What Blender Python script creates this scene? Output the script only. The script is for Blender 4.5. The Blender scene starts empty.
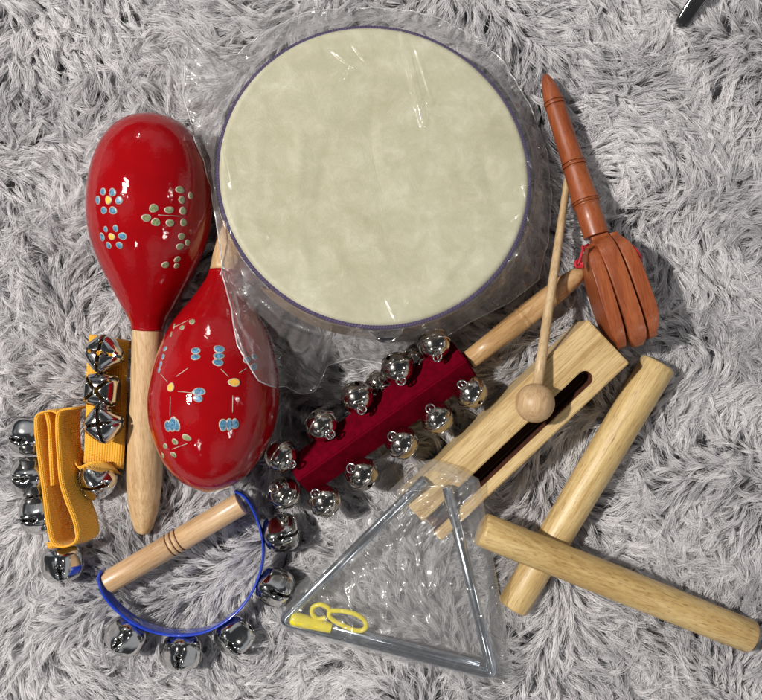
import bpy, bmesh, math, random
import numpy as np
from mathutils import Vector, Matrix, noise
from mathutils.bvhtree import BVHTree

random.seed(7); rng = np.random.default_rng(11)
SC = bpy.context.scene
COL = SC.collection
H, F = 0.70, 1014.0          # camera height above the fur, focal length in photo pixels
PI = math.pi

def P(px, py, z=0.0):
    """point of the place seen at photo pixel (px, py), z metres above the fur"""
    k = (H - z) / F
    return Vector(((px - 381) * k, (350 - py) * k, z))

# ------------------------------------------------------------------ materials
MATS = {}
class NT:
    def __init__(s, name):
        s.m = bpy.data.materials.new(name); s.m.use_nodes = True
        s.t = s.m.node_tree; s.t.nodes.clear()
        s.out = s.t.nodes.new('ShaderNodeOutputMaterial')
        MATS[name] = s.m
    def n(s, typ, **kw):
        nd = s.t.nodes.new(typ)
        ins = kw.pop('ins', {})
        for k, v in kw.items(): setattr(nd, k, v)
        for k, v in ins.items():
            if hasattr(v, 'is_output'): s.t.links.new(v, nd.inputs[k])
            else: nd.inputs[k].default_value = v
        return nd
    def link(s, a, b): s.t.links.new(a, b)
    def surf(s, sock): s.t.links.new(sock, s.out.inputs['Surface'])
    def ramp(s, fac, stops, interp='LINEAR'):
        r = s.n('ShaderNodeValToRGB'); r.color_ramp.interpolation = interp
        els = r.color_ramp.elements
        while len(els) < len(stops): els.new(0.5)
        for e, (p, c) in zip(els, stops):
            e.position = p; e.color = (*c, 1) if len(c) == 3 else c
        s.link(fac, r.inputs[0]); return r.outputs[0]
    def mix(s, fac, a, b, blend='MIX'):
        m = s.n('ShaderNodeMix', data_type='RGBA', blend_type=blend)
        for i, v in ((0, fac), (6, a), (7, b)):
            if hasattr(v, 'is_output'): s.link(v, m.inputs[i])
            else: m.inputs[i].default_value = v if i == 0 or len(v) == 4 else (*v, 1)
        return m.outputs[2]
    def bsdf(s, **ins):
        return s.n('ShaderNodeBsdfPrincipled', ins={k.replace('_', ' '): v for k, v in ins.items()})
def c4(c): return (*c, 1)

def objcoord(nt, rotz=0.0, scale=(1, 1, 1), loc=(0, 0, 0)):
    tc = nt.n('ShaderNodeTexCoord')
    m1 = nt.n('ShaderNodeMapping', ins={'Vector': tc.outputs['Object'], 'Rotation': (0, 0, rotz), 'Location': loc})
    m2 = nt.n('ShaderNodeMapping', ins={'Vector': m1.outputs[0], 'Scale': scale})
    return m2.outputs[0]

def wood(name, light, mid, dark, ang, pores=0.5, rough=0.42, seed=0.0, fig=1.0, coat=0.0):
    """ang: direction of the grain in the ground plane"""
    nt = NT(name)
    v = objcoord(nt, -ang, (5, 70, 70), (seed, seed * .7, seed * .3))
    n1 = nt.n('ShaderNodeTexNoise', ins={'Vector': v, 'Scale': 1.6, 'Detail': 5.0, 'Roughness': .6, 'Distortion': .6 * fig})
    v2 = objcoord(nt, -ang, (60, 900, 900), (seed, 0, seed))
    n2 = nt.n('ShaderNodeTexNoise', ins={'Vector': v2, 'Scale': 1.0, 'Detail': 3.0, 'Roughness': .7})
    v3 = objcoord(nt, -ang, (120, 1250, 1250), (seed, seed, 0))
    n3 = nt.n('ShaderNodeTexNoise', ins={'Vector': v3, 'Scale': 1.0, 'Detail': 2.0})
    v4 = objcoord(nt, -ang, (9, 190, 190), (seed * 2, 0, seed))
    n4 = nt.n('ShaderNodeTexNoise', ins={'Vector': v4, 'Scale': 1.0, 'Detail': 6.0, 'Roughness': .65, 'Distortion': .4 * fig})
    base = nt.ramp(n1.outputs[0], [(.3, dark), (.48, mid), (.62, light), (.8, mid)])
    band = nt.ramp(n4.outputs[0], [(.32, (.70, .60, .48)), (.46, (.95, .92, .88)), (.6, (1, 1, 1))])
    base = nt.mix(min(1.0, .45 + pores * .9), base, band, 'MULTIPLY')
    fine = nt.ramp(n2.outputs[0], [(.3, (.66, .57, .46)), (.56, (1, 1, 1)), (1, (1.0, 1.0, 1.0))])
    por = nt.ramp(n3.outputs[0], [(.30, (.30, .19, .11)), (.40, (1, 1, 1))])
    col = nt.mix(.8, base, fine, 'MULTIPLY')
    col = nt.mix(pores, col, por, 'MULTIPLY')
    b = nt.n('ShaderNodeBump', ins={'Strength': .25, 'Distance': .0003, 'Height': n2.outputs[0]})
    rr = nt.n('ShaderNodeMapRange', ins={'Value': n2.outputs[0], 'To Min': rough - .08, 'To Max': rough + .12})
    nt.surf(nt.bsdf(Base_Color=col, Roughness=rr.outputs[0], Normal=b.outputs[0], Coat_Weight=coat, Coat_Roughness=.2).outputs[0])
    return nt.m

def plain(name, col, rough=.4, metal=0.0, coat=0.0, var=.12, scale=90, bump=0.0, bscale=400, spec=.5, coatr=.05):
    nt = NT(name)
    v = objcoord(nt)
    n = nt.n('ShaderNodeTexNoise', ins={'Vector': v, 'Scale': float(scale), 'Detail': 4.0})
    a = [min(1, x * (1 + var)) for x in col]; d = [x * (1 - var) for x in col]
    c = nt.ramp(n.outputs[0], [(.35, d), (.65, a)])
    r = nt.n('ShaderNodeMapRange', ins={'Value': n.outputs[0], 'To Min': max(.01, rough * .8), 'To Max': rough * 1.25})
    bs = nt.bsdf(Base_Color=c, Roughness=r.outputs[0], Metallic=metal, Coat_Weight=coat, Coat_Roughness=coatr)
    bs.inputs['Specular IOR Level'].default_value = spec
    if bump:
        n2 = nt.n('ShaderNodeTexNoise', ins={'Vector': v, 'Scale': float(bscale), 'Detail': 3.0})
        b = nt.n('ShaderNodeBump', ins={'Strength': bump, 'Distance': .0005, 'Height': n2.outputs[0]})
        nt.link(b.outputs[0], bs.inputs['Normal'])
        if coat: nt.link(b.outputs[0], bs.inputs['Coat Normal'])
    nt.surf(bs.outputs[0]); return nt.m

def film(name, haze=.05, bump=.6, sc=1.0, refl=1.7, dist=.0009):
    nt = NT(name)
    v = objcoord(nt)
    n1 = nt.n('ShaderNodeTexNoise', noise_type='RIDGED_MULTIFRACTAL', ins={'Vector': v, 'Scale': 11.0 * sc, 'Detail': 2.0, 'Roughness': .4, 'Distortion': 1.2})
    n3 = nt.n('ShaderNodeTexNoise', ins={'Vector': v, 'Scale': 60.0 * sc, 'Detail': 2.0, 'Distortion': 1.0})
    h2 = nt.n('ShaderNodeMath', operation='MULTIPLY_ADD', ins={0: n3.outputs[0], 1: .35, 2: n1.outputs[0]})
    b = nt.n('ShaderNodeBump', ins={'Strength': bump, 'Distance': dist, 'Height': h2.outputs[0]})
    ge = nt.n('ShaderNodeNewGeometry')
    dp = nt.n('ShaderNodeVectorMath', operation='DOT_PRODUCT', ins={0: ge.outputs['Incoming'], 1: b.outputs[0]})
    ab = nt.n('ShaderNodeMath', operation='ABSOLUTE', ins={0: dp.outputs['Value']})
    om = nt.n('ShaderNodeMath', operation='SUBTRACT', use_clamp=True, ins={0: 1.0, 1: ab.outputs[0]})
    p5 = nt.n('ShaderNodeMath', operation='POWER', ins={0: om.outputs[0], 1: 4.5})
    fm = nt.n('ShaderNodeMath', operation='MULTIPLY_ADD', use_clamp=True, ins={0: p5.outputs[0], 1: .6, 2: .045 * refl})
    tr = nt.n('ShaderNodeBsdfTransparent', ins={'Color': (.97, .97, .97, 1)})
    gl = nt.n('ShaderNodeBsdfGlossy', ins={'Color': (1, 1, 1, 1), 'Roughness': .07, 'Normal': b.outputs[0]})
    df = nt.n('ShaderNodeBsdfDiffuse', ins={'Color': (.85, .85, .87, 1), 'Normal': b.outputs[0]})
    gw = nt.n('ShaderNodeBsdfGlossy', ins={'Color': (1, 1, 1, 1), 'Roughness': .32, 'Normal': b.outputs[0]})
    gl = nt.n('ShaderNodeMixShader', ins={0: .5, 1: gl.outputs[0], 2: gw.outputs[0]})
    m1 = nt.n('ShaderNodeMixShader', ins={0: haze, 1: tr.outputs[0], 2: df.outputs[0]})
    m2 = nt.n('ShaderNodeMixShader', ins={0: fm.outputs[0], 1: m1.outputs[0], 2: gl.outputs[0]})
    nt.surf(m2.outputs[0]); return nt.m

RED = plain('red_lacquer', (.30, .0025, .005), .45, coat=1.0, var=.05, bump=.30, bscale=420, coatr=.03, spec=.0)
BLUE_DOT = plain('blue_paint', (.085, .22, .36), .3, coat=.5, var=.5, scale=700)
GREEN_DOT = plain('green_paint', (.22, .26, .12), .3, coat=.5, var=.4, scale=700)
YEL_DOT = plain('yellow_paint', (.85, .50, .08), .3, coat=.5, var=.15, scale=500)
RIM_DOT = plain('silver_paint', (.45, .40, .33), .35, coat=.3, var=.2, scale=500)
STEEL = plain('nickel_plate', (.66, .65, .63), .10, metal=1.0, var=.05, bump=.05, bscale=120)
NICKEL = plain('bell_nickel', (.62, .58, .52), .12, metal=1.0, var=.06, bump=.08, bscale=150)
ROD = plain('rod_steel', (.42, .47, .53), .20, metal=1.0, var=.1, bump=.04, bscale=200)
BLUE = plain('blue_enamel', (.012, .050, .50), .25, coat=.8, var=.1)
MAROON = plain('maroon_felt', (.125, .0008, .009), .95, var=.18, scale=260, bump=.5, bscale=1600, spec=.03)
YELLOW = plain('yellow_plastic', (.80, .68, .02), .35, coat=.2, var=.05)
PURPLE = plain('purple_braid', (.045, .018, .11), .6, var=.3, scale=900)
CORDRED = plain('red_cord', (.45, .01, .02), .6, var=.2, scale=900)
DARKP = plain('dark_plastic', (.02, .02, .022), .12, coat=1.0, var=.2)
THREAD = plain('tan_thread', (.35, .25, .12), .7, var=.2)

def webbing(name):
    nt = NT(name)
    uv = nt.n('ShaderNodeUVMap')
    m = nt.n('ShaderNodeMapping', ins={'Vector': uv.outputs[0], 'Scale': (1, 1, 1)})
    w1 = nt.n('ShaderNodeTexWave', wave_type='BANDS', bands_direction='X', ins={'Vector': m.outputs[0], 'Scale': 260.0, 'Distortion': .4})
    w2 = nt.n('ShaderNodeTexWave', wave_type='BANDS', bands_direction='Y', ins={'Vector': m.outputs[0], 'Scale': 190.0, 'Distortion': .4})
    ad = nt.n('ShaderNodeMath', operation='MULTIPLY', ins={0: w1.outputs[1], 1: w2.outputs[1]})
    c = nt.ramp(ad.outputs[0], [(0, (.92, .38, .01)), (.5, (1.0, .60, .05))])
    b = nt.n('ShaderNodeBump', ins={'Strength': .9, 'Distance': .0006, 'Height': ad.outputs[0]})
    p = nt.bsdf(Base_Color=c, Roughness=.6, Normal=b.outputs[0])
    p.inputs['Sheen Weight'].default_value = .2
    nt.surf(p.outputs[0]); return nt.m
ORANGE = webbing('orange_webbing')

def skin_mat():
    nt = NT('drum_skin')
    v = objcoord(nt)
    n1 = nt.n('ShaderNodeTexNoise', ins={'Vector': v, 'Scale': 60.0, 'Detail': 8.0, 'Roughness': .75, 'Distortion': .5})
    n2 = nt.n('ShaderNodeTexNoise', ins={'Vector': v, 'Scale': 9.0, 'Detail': 4.0, 'Distortion': 1.0})
    n3 = nt.n('ShaderNodeTexNoise', ins={'Vector': v, 'Scale': 900.0, 'Detail': 2.0})
    c = nt.ramp(n1.outputs[0], [(.3, (.545, .52, .36)), (.5, (.625, .60, .435)), (.68, (.74, .715, .56))])
    c2 = nt.ramp(n2.outputs[0], [(.33, (.86, .85, .79)), (.6, (1, 1, 1))])
    col = nt.mix(1.0, c, c2, 'MULTIPLY')
    b = nt.n('ShaderNodeBump', ins={'Strength': .35, 'Distance': .0004, 'Height': n3.outputs[0]})
    b2 = nt.n('ShaderNodeBump', ins={'Strength': .4, 'Distance': .002, 'Height': n2.outputs[0], 'Normal': b.outputs[0]})
    nt.surf(nt.bsdf(Base_Color=col, Roughness=.55, Normal=b2.outputs[0]).outputs[0]); return nt.m
SKIN = skin_mat()

# ------------------------------------------------------------------ builders
def mk(name, V, Fc, mat, parent=None, smooth=True, uvs=None):
    """link one mesh; V in world coordinates, made local to the (unrotated) parent"""
    off = parent_loc(parent)
    me = bpy.data.meshes.new(name)
    me.from_pydata([tuple(Vector(v) - off) for v in V], [], Fc)
    for mm in (mat if isinstance(mat, (list, tuple)) else [mat]): me.materials.append(mm)
    if smooth:
        me.polygons.foreach_set('use_smooth', [True] * len(me.polygons))
    if uvs is not None:
        l = me.uv_layers.new(name='UVMap')
        for lp in me.loops: l.data[lp.index].uv = uvs[lp.vertex_index]
    me.update()
    o = bpy.data.objects.new(name, me); COL.objects.link(o)
    o.parent = parent
    return o
def parent_loc(p):
    v = Vector((0, 0, 0))
    while p is not None:
        v = v + p.location; p = p.parent
    return v
def thing(name, loc, label, cat, group=None):
    o = bpy.data.objects.new(name, None); COL.objects.link(o)
    o.location = loc; o.empty_display_size = .01
    o['label'] = label; o['category'] = cat
    if group: o['group'] = group
    return o
def sharp(o, ang=35):
    m = o.data
    bm = bmesh.new(); bm.from_mesh(m)
    for e in bm.edges:
        if len(e.link_faces) == 2: e.smooth = e.calc_face_angle(0) < math.radians(ang)
    bm.to_mesh(m); bm.free(); return o
def frame(d):
    d = Vector(d).normalized()
    a = Vector((0, 0, 1)) if abs(d.z) < .9 else Vector((1, 0, 0))
    x = a.cross(d).normalized(); y = d.cross(x)
    return x, y, d
def interp(pts, n):
    """smooth (catmull) resample of a profile given as (s, r, ...) tuples"""
    pts = [tuple(p) for p in pts]; out = []
    k = len(pts) - 1
    for i in range(k):
        p0, p1, p2, p3 = pts[max(i - 1, 0)], pts[i], pts[i + 1], pts[min(i + 2, k)]
        for j in range(n):
            t = j / n
            out.append(tuple(.5 * ((2 * b) + (-a + c) * t + (2 * a - 5 * b + 4 * c - d) * t * t + (-a + 3 * b - 3 * c + d) * t ** 3)
                             for a, b, c, d in zip(p0, p1, p2, p3)))
    out.append(pts[-1]); return out
def lathe(prof, A, B, seg=64, L=None):
    """prof: (s metres from A along AB, r metres)"""
    A, B = Vector(A), Vector(B)
    x, y, d = frame(B - A)
    V, Fc = [], []
    for s, r in prof:
        r = max(r, 1e-5)
        for i in range(seg):
            a = 2 * PI * i / seg
            V.append(A + d * s + x * (r * math.cos(a)) + y * (r * math.sin(a)))
    for j in range(len(prof) - 1):
        for i in range(seg):
            i2 = (i + 1) % seg
            Fc.append((j * seg + i, j * seg + i2, (j + 1) * seg + i2, (j + 1) * seg + i))
    Fc.append(tuple(range(seg))[::-1]); n = len(prof) - 1
    Fc.append(tuple(n * seg + i for i in range(seg)))
    return V, Fc
def tube(path, r, seg=12, closed=False, flat=None):
    path = [Vector(p) for p in path]; n = len(path); V, Fc = [], []
    prev = None
    for i, p in enumerate(path):
        a = path[(i - 1) % n] if (closed or i > 0) else p
        b = path[(i + 1) % n] if (closed or i < n - 1) else p
        d = (b - a).normalized()
        if prev is None: x, y, _ = frame(d)
        else:
            x = (prev - d * prev.dot(d)).normalized(); y = d.cross(x)
        prev = x
        rr = r[i] if isinstance(r, (list, tuple)) else r
        for k in range(seg):
            t = 2 * PI * k / seg
            V.append(p + x * rr * math.cos(t) + y * rr * math.sin(t))
    m = n if closed else n - 1
    for i in range(m):
        for k in range(seg):
            k2 = (k + 1) % seg; j = (i + 1) % n
            Fc.append((i * seg + k, i * seg + k2, j * seg + k2, j * seg + k))
    if not closed:
        Fc.append(tuple(range(seg))[::-1]); Fc.append(tuple((n - 1) * seg + k for k in range(seg)))
    return V, Fc
def join(*parts):
    V, Fc = [], []
    for v, f in parts:
        o = len(V); V += list(v); Fc += [tuple(i + o for i in q) for q in f]
    return V, Fc
def arc(c, r, x, y, a0, a1, n):
    return [Vector(c) + x * r * math.cos(a0 + (a1 - a0) * i / n) + y * r * math.sin(a0 + (a1 - a0) * i / n) for i in range(n + 1)]
def ring(c, r, nrm, rt, n=32, seg=8):
    x, y, d = frame(nrm)
    return tube([Vector(c) + x * r * math.cos(2 * PI * i / n) + y * r * math.sin(2 * PI * i / n) for i in range(n)], rt, seg, closed=True)
def ribbon(path, wdir, width, thick, mat, name, parent, res=6):
    """strap: path of (point) along the centre, wdir per point across the strap"""
    n = len(path); V, Fc, UV = [], [], []
    L = 0
    for i, p in enumerate(path):
        p = Vector(p)
        t = (Vector(path[min(i + 1, n - 1)]) - Vector(path[max(i - 1, 0)])).normalized()
        w = Vector(wdir[i] if isinstance(wdir, list) else wdir).normalized()
        nn = t.cross(w).normalized()
        if i: L += (p - Vector(path[i - 1])).length
        prof = []
        for k in range(res + 1):
            u = -1 + 2 * k / res
            e = thick * .5 * (1 if abs(u) < .9 else .55)
            prof.append((u, e))
        for u, e in prof: V.append(p + w * u * width / 2 + nn * e); UV.append((L, u * width / 2))
        for u, e in prof[::-1]: V.append(p + w * u * width / 2 - nn * e); UV.append((L, u * width / 2))
    m = 2 * (res + 1)
    for i in range(n - 1):
        for k in range(m):
            k2 = (k + 1) % m
            Fc.append((i * m + k, i * m + k2, (i + 1) * m + k2, (i + 1) * m + k))
    Fc.append(tuple(range(m))[::-1]); Fc.append(tuple((n - 1) * m + k for k in range(m)))
    return mk(name, V, Fc, mat, parent, True, UV)
def bvh(o):
    off = parent_loc(o.parent) + o.location
    return BVHTree.FromPolygons([v.co + off for v in o.data.vertices], [tuple(p.vertices) for p in o.data.polygons])
CAM = Vector((0, 0, H))
def hit(tree, px, py):
    d = (P(px, py, 0) - CAM).normalized()
    loc, nrm, _, _ = tree.ray_cast(CAM, d)
    if loc is not None and nrm.dot(d) > 0: nrm = -nrm
    return loc, nrm

def creases(V, segs):
    """raise sharp little folds along lines (x0, y0, x1, y1 photo px, z, height mm, half width mm)"""
    A = np.array([tuple(v) for v in V])
    for x0, y0, x1, y1, z, h, w_ in segs:
        a = np.array(P(x0, y0, z))[:2]; b = np.array(P(x1, y1, z))[:2]; ab = b - a; L2 = (ab ** 2).sum()
        t = ((A[:, :2] - a) @ ab) / L2; tc_ = np.clip(t, 0, 1)
        d = np.linalg.norm(A[:, :2] - (a + tc_[:, None] * ab), axis=1)
        sg = np.clip(1 - d / (w_ * 1e-3), 0, 1)
        A[:, 2] += h * 1e-3 * (.5 - .5 * np.cos(sg * PI)) * (.35 + .65 * np.sin(tc_ * PI))
    return [tuple(p) for p in A]
def rand_creases(n, box, z, h, w_, lng, ang=None):
    out_ = []
    for _ in range(n):
        x = random.uniform(box[0], box[2]); y = random.uniform(box[1], box[3]); a = random.uniform(0, PI) if ang is None else random.gauss(ang, .45)
        l = lng * random.uniform(.4, 1.3)
        out_.append((x, y, x + l * math.cos(a), y + l * math.sin(a), z, h * random.uniform(.5, 1.3), w_ * random.uniform(.6, 1.3)))
    return out_

# ------------------------------------------------------------------ camera, light
cam = bpy.data.cameras.new('Camera'); co = bpy.data.objects.new('Camera', cam); COL.objects.link(co)
co.location = CAM; cam.sensor_width = 36; cam.lens = 36 * F / 762; cam.clip_start = .01; cam.clip_end = 50
SC.camera = co

def lamp(name, d, dist, size, power, col):
    l = bpy.data.lights.new(name, 'AREA'); l.shape = 'DISK'; l.size = size; l.energy = power; l.color = col
    o = bpy.data.objects.new(name, l); COL.objects.link(o)
    d = Vector(d).normalized(); o.location = d * dist
    o.rotation_euler = (-d).to_track_quat('-Z', 'Y').to_euler()
WARM = (1.0, .955, .89)
for d, dist, size, pw in (((-.68, .14, 1), 2.8, .15, 91), ((-.42, 1.6, 1), 4.4, .13, 16), ((1.15, .05, 1), 3.5, .11, 9),
                          ((.92, -.80, 1), 3.6, .11, 8), ((-.40, -.87, 1), 3.1, .10, 7)):
    lamp('ceiling_spot', d, dist, size, pw, WARM)

w = bpy.data.worlds.new('World'); SC.world = w; w.use_nodes = True
wt = w.node_tree; wt.nodes.clear()
def wn(t, **ins):
    n = wt.nodes.new(t)
    for k, v in ins.items():
        k = int(k[1:]) if k[0] == 'i' and k[1:].isdigit() else k
        if hasattr(v, 'is_output'): wt.links.new(v, n.inputs[k])
        else: n.inputs[k].default_value = v
    return n
tc = wn('ShaderNodeTexCoord')
nz = wn('ShaderNodeTexNoise', Vector=tc.outputs['Generated'], Scale=1.7, Detail=1.0)
rp = wt.nodes.new('ShaderNodeValToRGB'); wt.links.new(nz.outputs[0], rp.inputs[0])
rp.color_ramp.elements[0].position = .50; rp.color_ramp.elements[0].color = (.075, .08, .09, 1)
rp.color_ramp.elements[1].position = .64; rp.color_ramp.elements[1].color = (.78, .80, .84, 1)
bg = wn('ShaderNodeBackground', Color=rp.outputs[0], Strength=.50)
wo = wn('ShaderNodeOutputWorld', Surface=bg.outputs[0])

# ------------------------------------------------------------------ fur blanket
HX, HY = .41, .385
FZ = .0025      # the pile stands a little above the objects' undersides
def fbm(x, y, s, seed): return noise.fractal(Vector((x * s + seed, y * s - seed, seed * 1.7)), 1.0, 2.0, 3)
GN = 90
gx = np.linspace(-HX - .1, HX + .1, GN); gy = np.linspace(-HY - .1, HY + .1, GN)
FH = np.array([[fbm(x, y, 14, 3.1) for y in gy] for x in gx]) * .0058
A1 = np.array([[fbm(x, y, 8.5, 9.3) for y in gy] for x in gx])
A2 = np.array([[fbm(x, y, 26, 21.7) for y in gy] for x in gx])
T1 = np.array([[fbm(x, y, 18, 41.7) for y in gy] for x in gx])
def samp(G, x, y):
    u = np.clip((x - gx[0]) / (gx[1] - gx[0]), 0, GN - 1.001); v = np.clip((y - gy[0]) / (gy[1] - gy[0]), 0, GN - 1.001)
    i = u.astype(int); j = v.astype(int); a = u - i; b = v - j
    return G[i, j] * (1 - a) * (1 - b) + G[i + 1, j] * a * (1 - b) + G[i, j + 1] * (1 - a) * b + G[i + 1, j + 1] * a * b

nt = NT('blanket_backing')
v = objcoord(nt)
n = nt.n('ShaderNodeTexNoise', ins={'Vector': v, 'Scale': 200.0, 'Detail': 4.0})
c = nt.ramp(n.outputs[0], [(.3, (.30, .30, .31)), (.7, (.48, .47, .48))])
nt.surf(nt.bsdf(Base_Color=c, Roughness=.95).outputs[0])
V, Fc = [], []
for i, x in enumerate(gx * 1.6):
    for j, y in enumerate(gy * 1.6): V.append((x, y, FZ - .0195 + FH[i, j]))
for i in range(GN - 1):
    for j in range(GN - 1):
        a = i * GN + j; Fc.append((a, a + GN, a + GN + 1, a + 1))
bl = mk('fur_blanket', V, Fc, nt.m); bl['kind'] = 'structure'

def build_fur(nlock=56000, per=13, npt=7):
    x = rng.uniform(-HX, HX, nlock); y = rng.uniform(-HY, HY, nlock)
    th = samp(A1, x, y) * 5.4 + samp(A2, x, y) * 1.4 - 1.9 + rng.normal(0, .19, nlock)
    L = rng.uniform(.018, .036, nlock); curl = rng.normal(0, .5, nlock)
    lvl = rng.random(nlock)
    tip = FZ + np.where(lvl < .35, rng.uniform(-.009, -.003, nlock), rng.uniform(-.004, .0022, nlock)) + samp(FH, x, y)
    tip = np.where(lvl > .96, tip + .003, tip)
    wid = rng.uniform(.6, 1.35, nlock)
    tone = np.clip(rng.normal(.5, .15, nlock) + samp(T1, x, y) * .35, 0, 1)
    N = nlock * per
    rp = lambda a: np.repeat(a, per)
    ox = rng.normal(0, .00115, N) * rp(wid); oy = rng.normal(0, .00115, N) * rp(wid)
    stray = rng.random(N) < .045
    TH = rp(th) + np.where(stray, rng.normal(0, .35, N), rng.normal(0, .04, N))
    LL = rp(L) * rng.uniform(.70, 1.08, N); CU = rp(curl) + rng.normal(0, .06, N)
    TP = rp(tip) + rng.normal(0, .0005, N); TO = np.clip(rp(tone) + rng.normal(0, .11, N), 0, 1)
    root = FZ - .018 + rp(samp(FH, x, y))
    t = np.linspace(0, 1, npt)
    pos = np.zeros((N, npt, 3), np.float32)
    px = rp(x); py = rp(y); cx = np.zeros(N); cy = np.zeros(N)
    wob = rp(rng.uniform(0, 6.28, nlock)) + rng.normal(0, .6, N)
    conv = rp(rng.uniform(.86, 1.04, nlock))
    for k in range(npt):
        tk = t[k]
        if k:
            a = TH + CU * (tk * tk) * 1.3 + .10 * np.sin(wob + tk * 6)
            h = LL / (npt - 1) * (.45 + .6 * tk)
            cx += np.cos(a) * h; cy += np.sin(a) * h
        cl = 1.1 - conv * tk ** 1.3
        zz = root + (TP - root) * (1 - (1 - tk) ** 1.9) + .0014 * math.sin(tk * PI) - .0020 * tk ** 4
        pos[:, k, 0] = px + ox * cl + cx
        pos[:, k, 1] = py + oy * cl + cy
        pos[:, k, 2] = zz + np.abs(ox) * .15
    cv = bpy.data.hair_curves.new('fur_pile')
    cv.add_curves([npt] * N)
    cv.points.foreach_set('position', pos.reshape(-1))
    rad = np.tile((.00021 * (1 - .75 * t ** 2.2)).astype(np.float32), N) * np.repeat(rng.uniform(.7, 1.25, N).astype(np.float32), npt)
    cv.points.foreach_set('radius', rad)
    at = cv.attributes.new('tone', 'FLOAT', 'CURVE'); at.data.foreach_set('value', TO.astype(np.float32))
    return cv
nt = NT('fur_fibre')
at = nt.n('ShaderNodeAttribute', attribute_name='tone')
hi = nt.n('ShaderNodeHairInfo')
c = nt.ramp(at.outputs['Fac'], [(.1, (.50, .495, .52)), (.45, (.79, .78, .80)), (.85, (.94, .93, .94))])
lenr = nt.ramp(hi.outputs['Intercept'], [(0, (.82, .82, .83)), (.5, (1, 1, 1))])  # roots tinted darker: the shade deep in the pile, put into the colour
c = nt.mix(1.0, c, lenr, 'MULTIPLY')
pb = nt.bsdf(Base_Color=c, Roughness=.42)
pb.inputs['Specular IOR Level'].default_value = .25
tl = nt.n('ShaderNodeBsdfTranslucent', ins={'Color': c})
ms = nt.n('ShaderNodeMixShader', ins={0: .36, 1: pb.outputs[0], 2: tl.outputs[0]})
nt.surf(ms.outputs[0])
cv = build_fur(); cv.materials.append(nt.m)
fo = bpy.data.objects.new('fur_pile', cv); COL.objects.link(fo); fo['kind'] = 'stuff'
fo['label'] = 'long pale grey shaggy fur of the blanket'

# ------------------------------------------------------------------ bells
def bell_mesh(name, r, nslit=2, sq=2.5, vend=100, wslit=.055, flange=False, mat=None, flat=1.0):
    """a jingle bell round the origin, slit end towards +z"""
    V, Fc = [], []
    npet = nslit * 2; half = PI / npet
    nv, nu = 30, 10
    v0 = .13
    for k in range(npet):
        base = len(V); cphi = 2 * PI * k / npet + (0 if nslit == 2 else PI / 2)
        for j in range(nv + 1):
            v = v0 + (PI - v0) * j / nv
            cz, sz = math.cos(v), math.sin(v)
            sup = (abs(cz) ** sq + abs(sz) ** sq) ** (-1 / sq)
            rho, z = sup * sz, sup * cz
            ve = math.radians(vend)
            if v < ve:
                wd = wslit * (1 + 1.0 * math.exp(-((v - ve + .22) / .13) ** 2) + .9 * math.exp(-(v / .25) ** 2))
                wd *= min(1, math.sqrt(max(0, (ve - v) / .12)))
                dl = math.asin(min(.95, wd / max(rho, 1e-3)))
            else: dl = 0
            dl = min(dl, half * .92)
            for i in range(nu + 1):
                u = -1 + 2 * i / nu
                phi = cphi + u * (half - dl)
                s2 = 1.0 if nslit == 1 else (abs(math.cos(phi)) ** sq + abs(math.sin(phi)) ** sq) ** (-1 / sq)
                # shallow dished petals
                dish = 1 - (.05 * (1 - u * u) * sz if nslit == 2 else 0)
                V.append((r * rho * s2 * math.cos(phi) * dish, r * rho * s2 * math.sin(phi) * dish, r * z * flat))
        for j in range(nv):
            for i in range(nu):
                a = base + j * (nu + 1) + i
                Fc.append((a, a + nu + 1, a + nu + 2, a + 1))
    bm = bmesh.new()
    vs = [bm.verts.new(v) for v in V]
    for f in Fc:
        try: bm.faces.new([vs[i] for i in f])
        except ValueError: pass
    bmesh.ops.remove_doubles(bm, verts=bm.verts, dist=r * .004)
    bmesh.ops.recalc_face_normals(bm, faces=bm.faces)
    # thickness
    bmesh.ops.solidify(bm, geom=bm.faces[:], thickness=r * .055)
    me = bpy.data.meshes.new(name); bm.to_mesh(me); bm.free()
    if flange:
        bm = bmesh.new(); bm.from_mesh(me)
        v2, f2 = join(ring((0, 0, 0), r * .985, (0, 0, 1), r * .075, 40, 8), ring((0, 0, r * .62), r * .80, (0, 0, 1), r * .03, 32, 6),
                      ring((0, 0, -r * .62), r * .80, (0, 0, 1), r * .035, 32, 6))
        nv_ = [bm.verts.new(v) for v in v2]
        for f in f2: bm.faces.new([nv_[i] for i in f])
        bm.to_mesh(me); bm.free()
    me.polygons.foreach_set('use_smooth', [True] * len(me.polygons))
    me.materials.append(mat or STEEL)
    return me
def sphere_mesh(name, r, mat, n=16):
    bm = bmesh.new(); bmesh.ops.create_uvsphere(bm, u_segments=n * 2, v_segments=n, radius=r)
    me = bpy.data.meshes.new(name); bm.to_mesh(me); bm.free()
    me.polygons.foreach_set('use_smooth', [True] * len(me.polygons)); me.materials.append(mat); return me
CROSS = bell_mesh('cross_bell', .0120, sq=2.9, wslit=.085)
CLAP = sphere_mesh('clapper', .0032, STEEL)
def put_bell(parent, pos, axis, me=CROSS, roll=0.0, scale=1.0, clap=True, stem=True):
    axis = Vector(axis).normalized()
    q = axis.to_track_quat('Z', 'Y').to_matrix().to_4x4() @ Matrix.Rotation(roll, 4, 'Z')
    o = bpy.data.objects.new('jingle_bell', me); COL.objects.link(o); o.parent = parent
    o.matrix_local = Matrix.Translation(Vector(pos) - parent_loc(parent)) @ q @ Matrix.Scale(scale, 4)
    if clap:
        c = bpy.data.objects.new('clapper', CLAP); COL.objects.link(c); c.parent = o
        c.location = (.001, .0015, .0005 if me is CROSS else .002)
    return o

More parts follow.
